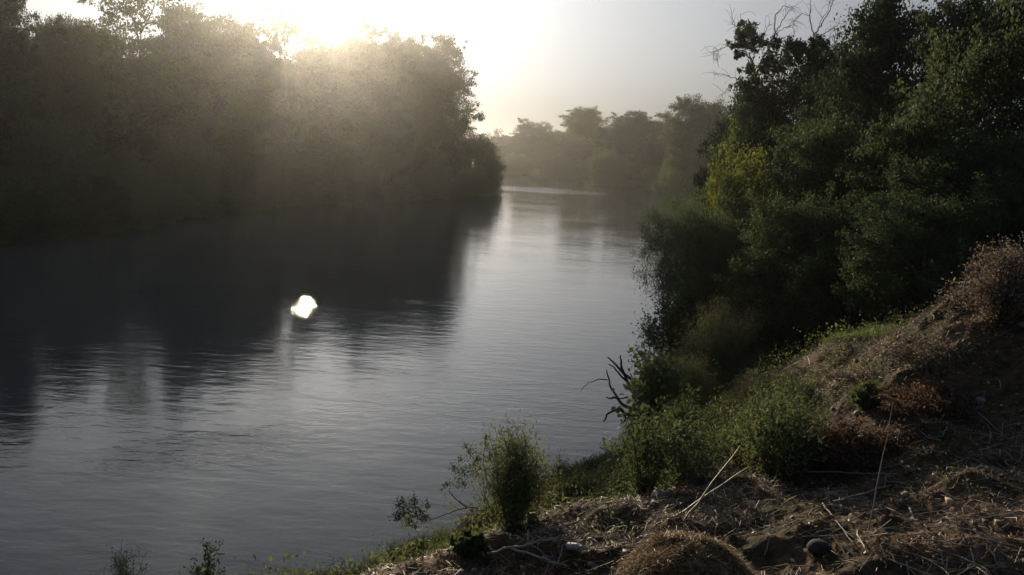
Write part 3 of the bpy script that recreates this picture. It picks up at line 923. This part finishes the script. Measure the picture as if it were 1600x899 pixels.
bush('shrub', 'straggly weed shrub on the slope behind the two cane poles', 'shrub', 1165, 735, 668, 52, 106, M_BARK, M_WEED, 50, 100, 0.045, 0.35, 0.3, 0.05, 0.3, 0.25, 0.006, 3)
bush('shrub', 'leafy green weed on the slope at the near end of the grass strip', 'shrub', 905, 785, 742, 34, 107, M_BARK, M_VINE, 22, 24, 0.05, 0.6, 0.2, 0.1, 0.3, 0.1, 0.005, 2)
bush('shrub', 'low green clump of broad leaves at the foot of the feathery shrub', 'shrub', 735, 870, 838, 34, 108, M_BARK, M_WEED, 30, 30, 0.055, 0.8, 0.2, 0.1, 0.3, 0.1, 0.005, 2)
bush('shrub', 'thin upright weed tips rising into the bottom edge over the water', 'weed', 195, 890, 868, 58, 109, M_BARK, M_WEED, 26, 90, 0.04, 0.3, 0.8, 0.3, 0.15, 0, 0.007, 3, y=12.9)
bush('shrub', 'knobbly dark weed top at the bottom edge right of the thin tips', 'weed', 325, 890, 858, 32, 110, M_BARK, M_WEED, 10, 120, 0.06, 0.5, 0.3, 0.4, 0.2, 0, 0.01, 4, y=13.0)
for (lab, px, py, top, hw, sd_, mt) in [
    ('rusty brown dead brush heaped on the bank edge left of the thin grey stalk', 1345, 715, 645, 76, 111, M_RUST),
    ('rusty brown dead brush trailing down the slope behind the litter', 1245, 735, 660, 58, 112, M_RUST),
    ('rusty brush running along the crest below the dry heap', 1470, 632, 592, 95, 113, M_RUST),
    ('dark brown brush tangle on the mound before the black shade', 1240, 612, 556, 62, 121, M_DRY),
    ('grey tangle of dead twigs on the slope below the mound', 1180, 655, 605, 60, 122, M_DRY),
    ('dull brown brush along the hollow right of the mound', 1360, 600, 572, 58, 123, M_DRY)]:
    p = ground_pt(px, py)
    Hh = max(0.12, at_y(px, top, p[1]).z - p[2]); Ww = hw / F * p[1]
    T, L = gen_tangle(sd_, Ww, Hh, 190, 6500 if mt == M_RUST else 1800, 0.03, 0.0042)
    r = thing('dead_brush', lab, 'dead brush', (p[0], p[1], p[2] - 0.02))
    link('stems', T.mesh('dead_brush_stems', M_BARK if mt == M_RUST else M_TWIG, True), r); link('foliage', L.mesh('dead_brush_foliage', mt), r)
bush('dry_bush', 'tall dry brown bush at the right edge standing on the crest', 'dry bush', 1560, 505, 392, 72, 114, M_BARK, M_DRY, 90, 130, 0.028, 0.5, 0.1, 0.1, 0.25, 0.15, 0.005, 5)
_p = ground_pt(1450, 565)
T, L = gen_tangle(115, 70 / F * _p[1], at_y(1450, 505, _p[1]).z - _p[2], 240, 2600, 0.028)
_t = thing('dead_brush', 'lower dry brown brush left of the tall dry bush on the crest', 'dead brush', (_p[0], _p[1], _p[2] - 0.02))
link('stems', T.mesh('dead_brush_stems', M_TWIG, True), _t); link('foliage', L.mesh('dead_brush_foliage', M_DRY), _t)
bush('weed', 'green weed tuft in the hollow between the mound and the crest', 'weed', 1355, 640, 600, 36, 116, M_BARK, M_WEED, 50, 60, 0.045, 0.35, 0.4, 0.05, 0.3, 0.1, 0.005, 2)
bush('weed', 'green weed tuft at the foot of the dark tree shade left of the mound', 'weed', 1200, 575, 545, 26, 117, M_BARK, M_GRASS, 40, 60, 0.06, 0.4, 0.4, 0.05, 0.3, 0.1, 0.006, 2)
bush('weed', 'pale green weed tuft on the slope in front of the mound', 'weed', 1250, 640, 600, 34, 118, M_BARK, M_TAM, 50, 60, 0.045, 0.35, 0.4, 0.05, 0.3, 0.1, 0.005, 2)

# weed clumps of the slope: four kinds, copied
rngw = np.random.default_rng(404)
KINDS = []
for q, (mt, lf, asp, st, lv, hh) in enumerate([(M_WEED, 0.045, 0.35, 26, 60, 0.62), (M_TAM, 0.035, 0.22, 30, 80, 0.7), (M_VINE, 0.06, 0.75, 16, 26, 0.42), (M_DRY, 0.03, 0.4, 30, 34, 0.5)]):
    T, L = gen_shrub(500 + q, hh, hh * 0.62, st, lv, lf, asp, 0.35, 0.05, 0.3, 0.15, 0.004, 3, 0.7)
    KINDS.append((T.mesh('weed_stems', M_BARK, True), L.mesh('weed_leaves', mt)))
WL = ['straggly grey green weed clump on the near slope', 'feathery weed clump on the near slope', 'broad leaved bright weed clump on the near slope', 'dry brown weed clump on the near slope']
cnt = 0
while cnt < 150:
    px, py = rngw.uniform(600, 1240), rngw.uniform(600, 899)
    if px > 1010 and py > 812 or px > 780 and py > 865: continue
    p = ground_pt(px, py)
    s_, r_ = shore_dist(np.array([p[0]]), np.array([p[1]]))
    if s_[0] < 0.7 or p[1] < 7.0: continue
    if px > 1090 and rngw.uniform() < 0.55: continue
    q = int(rngw.choice(4, p=[0.55, 0.22, 0.05, 0.18]))
    k = rngw.uniform(0.55, 1.25)
    r = thing('weed', WL[q], 'weed', (p[0], p[1], p[2] - 0.02), rngw.uniform(0, 6.28), (k, k, k * rngw.uniform(0.7, 1.15)), WL[q].replace(' clump', ' clumps'))
    link('stems', KINDS[q][0], r); link('foliage', KINDS[q][1], r)
    cnt += 1


# leaning sapling reaching out over the water
def z1(pts): return [(540 + a / 3.472, 640 + b / 3.472) for a, b in pts]


def sapling():
    rng = np.random.default_rng(9)
    y = 16.4
    b = at_y(755, 815, y)
    base = np.array([b.x, y, gz(b.x, y) - 0.05])
    r = thing('leaning_sapling', 'leaning sapling reaching left over the water with three leafy tufts', 'sapling', base)
    T, L = MB(), MB()
    limbs = [([(760, 590), (700, 560), (640, 520), (590, 480), (560, 440)], 0.022, 0.008),
             ([(760, 560), (700, 530), (620, 540), (540, 570), (460, 600), (400, 590)], 0.02, 0.006),
             ([(740, 600), (770, 400), (745, 280), (765, 130)], 0.016, 0.005),
             ([(760, 330), (700, 300), (640, 330), (560, 410)], 0.01, 0.004),
             ([(720, 300), (680, 250), (645, 190)], 0.008, 0.004),
             ([(460, 600), (370, 520), (370, 440)], 0.008, 0.004), ([(400, 590), (330, 560), (265, 520)], 0.008, 0.004), ([(400, 590), (370, 640)], 0.006, 0.004)]
    for (pts, r0, r1) in limbs:
        dep = rng.normal() * 0.35
        P = np.array([np.array(at_y(px, py, y + dep * k / len(pts))) - base for k, (px, py) in enumerate(z1(pts))])
        tt = np.linspace(0, 1, len(P)); t2 = np.linspace(0, 1, len(P) * 3)
        T.tube(np.stack([np.interp(t2, tt, P[:, c]) for c in range(3)], -1), np.linspace(r0, r1, len(t2)), 5)
    f = np.array(at_y(*z1([(760, 575)])[0], y)) - base
    T.tube(curve((0, 0, 0), f, rng, 0.05, 5), np.linspace(0.03, 0.024, 5), 6)
    cen = []
    for (px, py, rad, k) in [(765, 150, 14, 40), (765, 195, 20, 60), (650, 200, 18, 40), (680, 230, 26, 70), (715, 270, 30, 90), (625, 270, 22, 50), (590, 320, 34, 90), (640, 340, 36, 110), (700, 350, 30, 90), (550, 405, 24, 50), (630, 400, 36, 110), (700, 310, 34, 110), (520, 430, 16, 14),
                             (300, 510, 34, 170), (330, 560, 44, 260), (280, 580, 32, 150), (370, 500, 34, 150), (400, 560, 40, 220), (350, 610, 32, 150), (430, 590, 30, 110), (440, 520, 22, 50), (375, 640, 18, 40), (810, 260, 40, 90), (850, 330, 40, 90), (800, 220, 26, 40)]:
        c = np.array(at_y(*z1([(px, py)])[0], y + rng.normal() * 0.15)) - base
        cen.append(c + rng.normal(size=(k, 3)) * rad / 3.472 / F * y * 0.5)
    L.leaves(rng, np.concatenate(cen), 0.05, 0.45, up=-0.4)
    link('trunk', T.mesh('sapling_trunk', M_BARK, True), r)
    link('crown', L.mesh('sapling_crown', M_OAK), r)


sapling()


# dead snag standing in the water
def z7(pts): return [(880 + a / 2.371, 520 + b / 2.371) for a, b in pts]


def snag():
    rng = np.random.default_rng(12)
    y = 25.5
    T = MB()
    b = np.array(at_y(1010, 668, y)); b[2] = -0.1
    for (pts, r0, r1) in [([(310, 330), (300, 250), (290, 210), (215, 140), (165, 92)], 0.07, 0.014), ([(300, 260), (250, 215), (215, 120), (212, 85)], 0.05, 0.012), ([(290, 210), (262, 175), (248, 152)], 0.025, 0.01),
                          ([(270, 215), (235, 185), (190, 130), (170, 115)], 0.03, 0.01), ([(300, 300), (225, 270), (195, 240), (160, 240)], 0.05, 0.012), ([(215, 265), (180, 210), (165, 160), (160, 140)], 0.028, 0.01), ([(165, 175), (130, 172), (90, 185), (62, 218)], 0.014, 0.005),
                          ([(300, 320), (230, 300), (205, 280), (165, 300), (150, 330)], 0.045, 0.014), ([(215, 285), (235, 320), (210, 340)], 0.03, 0.01), ([(240, 240), (205, 245), (180, 235)], 0.02, 0.008)]:
        dep = rng.normal() * 0.5
        P = np.array([np.array(at_y(px, py, y + dep * k / len(pts))) - b for k, (px, py) in enumerate(z7(pts))])
        tt = np.linspace(0, 1, len(P)); t2 = np.linspace(0, 1, len(P) * 3)
        Q = np.stack([np.interp(t2, tt, P[:, c]) for c in range(3)], -1) + rng.normal(size=(len(t2), 3)) * 0.012
        T.tube(Q, np.linspace(r0, r1, len(Q)) * 1.4, 6)
    o = link('dead_snag', T.mesh('dead_snag', M_SNAG, True))
    o.location = b
    tag(o, 'dead leafless snag with forked dark branches sticking out over the water', 'dead branch')


snag()

# ------------------------------------------------------------------ ground cover (stuff)
def scatter(rng, n, x0, x1, y0, y1, keep):
    x = rng.uniform(x0, x1, n); y = rng.uniform(y0, y1, n)
    s, right = shore_dist(x, y)
    k = keep(x, y, s, right)
    x, y = x[k], y[k]
    return x, y, height(x, y)


def straws(mb, rng, x, y, z, lmin, lmax, w, tilt=0.25, lift=0.01, mat=0, bend=0.12):
    """thin bent flat stalks lying about"""
    n = len(x)
    a = rng.uniform(0, 6.283, n)
    L = rng.uniform(lmin, lmax, n) * rng.uniform(0.5, 1, n)
    tz = rng.normal(size=n) * tilt
    d = np.stack([np.cos(a), np.sin(a), tz], -1)
    nrm = np.stack([-np.sin(a), np.cos(a), rng.normal(size=n) * 0.5], -1)
    nrm /= np.linalg.norm(nrm, axis=1, keepdims=True)
    c = np.stack([x, y, z + lift + np.abs(tz) * L * 0.42], -1)
    bn = rng.normal(size=(n, 3)) * bend * L[:, None]
    ww = (w * rng.uniform(0.5, 1.3, n))[:, None]
    p = [c - d * L[:, None] * 0.5, c + bn, c + d * L[:, None] * 0.5]
    v = np.stack([p[0] - nrm * ww * .6, p[0] + nrm * ww * .6, p[1] - nrm * ww, p[1] + nrm * ww, p[2] - nrm * ww * .4, p[2] + nrm * ww * .4], 1).reshape(-1, 3)
    k = np.arange(n)[:, None] * 6
    f = np.concatenate([k + np.array([[0, 1, 3, 2]]), k + np.array([[2, 3, 5, 4]])], 0)
    mb.add(v, f, mat)


rng = np.random.default_rng(300)
mb = MB()
x, y, z = scatter(rng, 170000, -1.0, 9.5, 2.2, 13.5, lambda x, y, s, r: (s > 6.5) & (rng.uniform(size=len(x)) < np.clip((s - 6) / 3, 0.05, 1)))
pt = np.sin(x * 2.1 + 1.3 * np.sin(y * 1.7)) + np.sin(y * 2.9 + 1.1 * np.sin(x * 2.3) + 2) + 0.8 * np.sin(x * 5.3 + y * 4.1)
kp = rng.uniform(size=len(x)) < np.clip(0.55 + 0.35 * pt, 0.1, 1)
x, y, z = x[kp], y[kp], z[kp]
straws(mb, rng, x, y, z, 0.04, 0.24, 0.0026)
x, y, z = scatter(rng, 16000, 3, 13, 9, 22, lambda x, y, s, r: s > 4)
straws(mb, rng, x, y, z, 0.1, 0.5, 0.006)
x, y, z = scatter(rng, 60000, -2.0, 9.5, 2.2, 15, lambda x, y, s, r: (s > 3.5) & (np.sin(x * 3.1 + np.sin(y * 2.7)) + np.sin(y * 3.7 + np.sin(x * 2.9)) + rng.normal(size=len(x)) * 0.8 > 0.1))
fl = np.stack([x, y, z + 0.008], -1)
dd = rng.normal(size=(len(x), 3)); dd[:, 2] *= 0.25
mb.leaves(rng, fl, 0.035, 0.5, axis=dd * 1.5)
x, y, z = scatter(rng, 5000, -2.0, 9.5, 2.2, 14, lambda x, y, s, r: (s > 4) & (np.sin(x * 2.3 + 1 + np.sin(y * 1.9)) + np.sin(y * 2.1 + np.sin(x * 2.2)) > -0.2))
for (xa, ya, za) in zip(x, y, z):
    r_ = 0.012 * math.exp(rng.normal() * 0.5)
    v = np.array([(sx, sy, sz) for sz in (-1, 1) for (sx, sy) in ((-1, -1), (1, -1), (1, 1), (-1, 1))]) * rng.uniform(0.5, 1.1, (8, 3)) * r_
    mb.add(v + np.array([xa, ya, za + r_ * 0.4]), [(0, 3, 2, 1), (4, 5, 6, 7), (0, 1, 5, 4), (1, 2, 6, 5), (2, 3, 7, 6), (3, 0, 4, 7)])
tag(link('dry_litter', mb.mesh('dry_litter', M_LITTER)), 'dry straw and broken stalks strewn over the near bank', 'straw litter', kind='stuff')

mb = MB()
x, y, z = scatter(rng, 260000, -6, 14, 9, 40, lambda x, y, s, r: (s > 0.05) & (s < 2.6) & r & (rng.uniform(size=len(x)) < np.clip(1.2 - s * 0.35, 0, 1)))
n = len(x)
h = rng.uniform(0.08, 0.3, n); a = rng.uniform(0, 6.28, n); ln = rng.normal(size=(n, 2)) * 0.35
p0 = np.stack([x, y, z - 0.01], -1); tip = p0 + np.stack([ln[:, 0] * h, ln[:, 1] * h, h], -1)
wv = np.stack([np.cos(a), np.sin(a), 0 * a], -1) * 0.006
mid = (p0 + tip) / 2 - np.stack([ln[:, 0] * h * .15, ln[:, 1] * h * .15, 0 * h], -1)
v = np.stack([p0 - wv, p0 + wv, mid + wv * .9, tip, mid - wv * .9, mid], 1)
mb.add(np.stack([p0 - wv, mid + wv, tip, mid - wv], 1).reshape(-1, 3), np.arange(n * 4).reshape(n, 4))
x, y, z = scatter(rng, 5000, 5.4, 8.0, 14.8, 17.5, lambda x, y, s, r: np.hypot(x - 6.6, (y - 16.4)) < 0.7)
n = len(x); h = rng.uniform(0.06, 0.2, n); a = rng.uniform(0, 6.28, n); ln = rng.normal(size=(n, 2)) * 0.4
p0 = np.stack([x, y, z - 0.01], -1); tip = p0 + np.stack([ln[:, 0] * h, ln[:, 1] * h, h], -1); mid = (p0 + tip) / 2
wv = np.stack([np.cos(a), np.sin(a), 0 * a], -1) * 0.006
mb.add(np.stack([p0 - wv, mid + wv, tip, mid - wv], 1).reshape(-1, 3), np.arange(n * 4).reshape(n, 4))
tag(link('grass', mb.mesh('grass', M_GRASS)), 'green grass strip along the near water edge', 'grass', kind='stuff')

mb = MB()
x, y, z = scatter(rng, 5200, -6, 13, 7, 30, lambda x, y, s, r: (s > 0.6) & (s < 9.0) & r & (rng.uniform(size=len(x)) < np.clip(1.25 - s * 0.11, 0.1, 1)))
for (xa, ya, za) in zip(x, y, z):
    k = int(rng.integers(24, 70)); hh = rng.uniform(0.12, 0.55)
    c = np.array([xa, ya, za]) + rng.normal(size=(k, 3)) * np.array([0.13, 0.13, 0.0]) + np.stack([0 * np.arange(k), 0 * np.arange(k), rng.uniform(0, hh, k)], -1)
    mb.leaves(rng, c, rng.uniform(0.025, 0.06), rng.uniform(0.2, 0.6), up=0.4)
x, y, z = scatter(rng, 5200, 0.5, 9.5, 3.0, 12.5, lambda x, y, s, r: (s > 8.0) & (np.sin(x * 1.9 + 0.5 + np.sin(y * 1.3)) + np.sin(y * 2.2 + np.sin(x * 1.7)) > 0.75))
for (xa, ya, za) in zip(x, y, z):
    k = int(rng.integers(5, 14))
    c = np.array([xa, ya, za]) + rng.normal(size=(k, 3)) * np.array([0.05, 0.05, 0.0]) + np.stack([0 * np.arange(k), 0 * np.arange(k), rng.uniform(0, 0.06, k)], -1)
    mb.leaves(rng, c, rng.uniform(0.015, 0.035), rng.uniform(0.25, 0.6), up=0.5)
tag(link('bank_weeds', mb.mesh('bank_weeds', M_WEED)), 'low mixed weeds covering the slope down to the river', 'weeds', kind='stuff')

# ------------------------------------------------------------------ straw heap, sticks, canes, stones
def straw_heap(label, px, py, rx, ry, h, n, seed):
    rng = np.random.default_rng(seed)
    p = ground_pt(px, py)
    b = np.array([p[0], p[1], p[2] - 0.06])
    mb = MB()
    ua = np.linspace(0, 2 * np.pi, 65)[:-1]; ur = np.linspace(0.02, 1, 22)

    def hz(r, a):
        return h * np.clip(1 - r ** 2.3, 0, 1) ** 0.8 * (1 + 0.04 * np.sin(3 * a + 1) + 0.04 * np.sin(5 * a + r * 4) + 0.03 * np.sin(9 * a + 7 * r))
    A, Rr = np.meshgrid(ua, ur)
    X = rx * Rr * np.cos(A); Y = ry * Rr * np.sin(A); Z = hz(Rr, A) - 0.02
    a_, b_ = X.shape
    i = np.arange(a_ - 1)[:, None] * b_; j = np.arange(b_)[None, :]; jn = (j + 1) % b_
    mb.add(np.stack([X, Y, Z], -1).reshape(-1, 3), np.stack([i + j, i + b_ + j, i + b_ + jn, i + jn], -1).reshape(-1, 4), 1)
    r = np.sqrt(rng.uniform(0, 1, n)); a = rng.uniform(0, 6.283, n)
    straws(mb, rng, rx * r * np.cos(a), ry * r * np.sin(a), hz(r, a), 0.03, 0.13, 0.002, 0.22, 0.003, 0, 0.12)
    o = link('straw_heap', mb.mesh('straw_heap', [M_STRAW, M_HEAP]))
    o.location = b
    tag(o, label, 'straw heap')


M_HEAP = solid_mat('matted straw', [(0.3, (0.10, 0.062, 0.032)), (0.6, (0.24, 0.16, 0.085)), (0.8, (0.34, 0.24, 0.13))], scale=26, bump=1.0)
straw_heap('rounded brown straw heap at the bottom edge of the picture', 1075, 915, 0.40, 0.42, 0.30, 26000, 41)


def stick(name, label, cat, pts, r0, r1, mat, group=None, seed=0, twig=0):
    """pts: world points"""
    rng = np.random.default_rng(seed)
    P = np.array(pts, float)
    base = P[0].copy()
    tt = np.linspace(0, 1, len(P)); t2 = np.linspace(0, 1, max(6, len(P) * 3))
    Q = np.stack([np.interp(t2, tt, P[:, c]) for c in range(3)], -1)
    Q[1:-1] += rng.normal(size=Q[1:-1].shape) * r0 * 0.5
    mb = MB()
    mb.tube(Q - base, np.linspace(r0, r1, len(Q)), 6)
    for w in range(twig):
        k = rng.integers(1, len(Q) - 1)
        d = Q[-1] - Q[0]; L = np.linalg.norm(d)
        e = Q[k] + d * rng.uniform(0.12, 0.25) + rng.normal(size=3) * L * 0.1
        e[2] = max(e[2], gz(e[0], e[1]))
        mb.tube(curve(Q[k] - base, e - base, rng, 0.15, 4), np.linspace(r1 * 0.9, r1 * 0.4, 4), 4)
    o = link(name, mb.mesh(name, mat, True))
    o.location = base
    return tag(o, label, cat, group)


def lifted(p, q, h0, h1):
    return [p + np.array([0, 0, h0]), (p + q) / 2 + np.array([0, 0, (h0 + h1) / 2]), q + np.array([0, 0, h1])]


def cane(label, p0, p1, lean):
    a = ground_pt(*p0); b = np.array(at_y(p1[0], p1[1], a[1] + lean))
    a[2] -= 0.03
    return stick('cane_pole', label, 'cane', [a, (a * .6 + b * .4) + np.array([0.015, 0, 0.015]), b], 0.008, 0.004, M_CANE, 'cane poles above the straw heap', int(p0[0]))


cane('thin upright dry cane, the steeper of two behind the straw heap', (1056, 826), (1157, 697), 0.25)
cane('thin slanting dry cane, the lower of two crossing behind the straw heap', (1020, 824), (1168, 731), 0.3)

GT = 'pale dry sticks lying on the near bank'
STICKS = [((1420, 800), (1450, 897), 'bent pale stick pointing down to the bottom edge below the litter', 0.008), ((1500, 862), (1508, 899), 'short reddish stick upright at the bottom edge on the right', 0.012),
          ((1560, 765), (1600, 745), 'straight grey stick running out of the right picture edge', 0.01), ((1300, 790), (1390, 765), 'long thin stick lying level in the middle of the litter', 0.009),
          ((1355, 838), (1396, 628), 'tall thin grey stalk standing upright in the litter before the rusty brush', 0.005),
          ((800, 862), (885, 895), 'bowed pale branch left of the straw heap', 0.01), ((760, 872), (870, 850), 'long pale branch lying at the bottom left of the slope', 0.01),
          ((820, 840), (905, 822), 'pale straight branch lying below the feathery shrub', 0.009), ((870, 895), (880, 850), 'short upright pale twig beside the small bottle', 0.006),
          ((1285, 790), (1330, 860), 'curved pale stick right of the dark stone', 0.006), ((1255, 740), (1400, 752), 'pale cane stub lying across the litter below the rusty brush', 0.008)]
for k, (a, b, lab, r) in enumerate(STICKS):
    pa, pb = ground_pt(*a), ground_pt(*b)
    if 'upright' in lab:
        yb = pa[1]
        top = np.array(at_y(b[0], b[1], yb + 0.1))
        stick('dry_stick', lab, 'stick', [pa - np.array([0, 0, .03]), (pa + top) / 2, top], r, r * 0.5, M_PALE, GT, k)
    else:
        stick('dry_stick', lab, 'stick', lifted(pa, pb, 0.015, 0.03), r, r * 0.5, M_PALE, GT, k, 2)
rng = np.random.default_rng(888)
cnt = 0
while cnt < 70:
    px, py = rng.uniform(1180, 1600), rng.uniform(640, 899)
    if py < 1500 - px * 0.57: continue
    p = ground_pt(px, py)
    a = rng.uniform(0, 6.28); L = rng.uniform(0.12, 0.45)
    q = p + np.array([math.cos(a) * L, math.sin(a) * L, 0]); q[2] = gz(q[0], q[1])
    m = (p + q) / 2 + rng.normal(size=3) * 0.04; m[2] = gz(m[0], m[1]) + 0.03
    stick('dry_twig', 'small pale crooked twig among the straw litter of the near bank', 'twig', [p + np.array([0, 0, .01]), m, q + np.array([0, 0, rng.uniform(0.01, 0.08)])], 0.0045, 0.002, M_PALE, 'pale twigs in the straw litter', cnt, 1)
    cnt += 1


def stone(label, px, py, size, mat, name='stone', group=None, sq=(1, 1, 0.7), seed=0):
    rng = np.random.default_rng(seed)
    p = ground_pt(px, py)
    mb = MB()
    u = np.linspace(0, np.pi, 14); v = np.linspace(0, 2 * np.pi, 21)[:-1]
    U, V = np.meshgrid(u, v, indexing='ij')
    d = np.stack([np.sin(U) * np.cos(V), np.sin(U) * np.sin(V), np.cos(U)], -1)
    s = np.ones(U.shape)
    for k in range(7):
        w = rng.normal(size=3); w /= np.linalg.norm(w)
        s = np.minimum(s, rng.uniform(0.62, 0.95) / np.maximum(1e-3, (d * w).sum(-1)).clip(0.5))
    X = d * (s * size)[..., None] * np.array(sq)
    a_, b_ = U.shape
    i = np.arange(a_ - 1)[:, None] * b_; j = np.arange(b_)[None, :]; jn = (j + 1) % b_
    mb.add(X.reshape(-1, 3), np.stack([i + j, i + b_ + j, i + b_ + jn, i + jn], -1).reshape(-1, 4))
    o = link(name, mb.mesh(name, mat))
    o.location = p + np.array([0, 0, size * 0.35])
    o.rotation_euler = (0, 0, seed * 1.3)
    return tag(o, label, 'stone', group)


stone('dark rounded stone in the straw right of the heap', 1278, 866, 0.07, M_DARK, seed=1)
stone('pale stone on the slope above the bottle', 985, 755, 0.10, M_ROCK, seed=2)
stone('flat pale stone half hidden under weeds behind the straw heap', 1030, 780, 0.07, M_ROCK, seed=3, sq=(1.2, 1, 0.5))
stone('small white stone on the rusty brush edge', 1340, 650, 0.05, M_ROCK, seed=4)
stone('small white stone on the crest under the brown heap', 1530, 632, 0.05, M_ROCK, seed=5)
stone('small white stone on the crest at the right picture edge', 1596, 512, 0.045, M_ROCK, seed=6)
stone('small pale stone at the bottom edge left of the straw heap', 925, 886, 0.03, M_ROCK, seed=7)
stone('pale stone beside the bowed branch left of the bottle', 852, 880, 0.035, M_ROCK, seed=8)


def bottle():
    p = ground_pt(887, 869)
    mb = MB()
    prof = [(0.001, 0), (0.03, 0), (0.033, 0.01), (0.033, 0.13), (0.028, 0.155), (0.013, 0.185), (0.013, 0.2)]
    t = np.linspace(0, 2 * np.pi, 17)[:-1]
    V = np.array([[(r * math.cos(a), r * math.sin(a), z) for a in t] for r, z in prof])
    i = np.arange(len(prof) - 1)[:, None] * 16; j = np.arange(16)[None, :]; jn = (j + 1) % 16
    mb.add(V.reshape(-1, 3), np.stack([i + j, i + jn, i + 16 + jn, i + 16 + j], -1).reshape(-1, 4))
    r = thing('bottle', 'small white plastic bottle lying in the twigs left of the straw heap', 'bottle', p + np.array([0, 0, 0.025]))
    r.rotation_euler = (R(70), 0, R(35)); r.scale = (0.7, 0.7, 0.7)
    link('body', mb.mesh('bottle_body', M_WHITE, True), r)
    cb = MB(); cb.tube([(0, 0, 0.196), (0, 0, 0.215), (0, 0, 0.216)], [0.015, 0.015, 0.001], 12)
    link('cap', cb.mesh('bottle_cap', M_WHITE), r)


bottle()
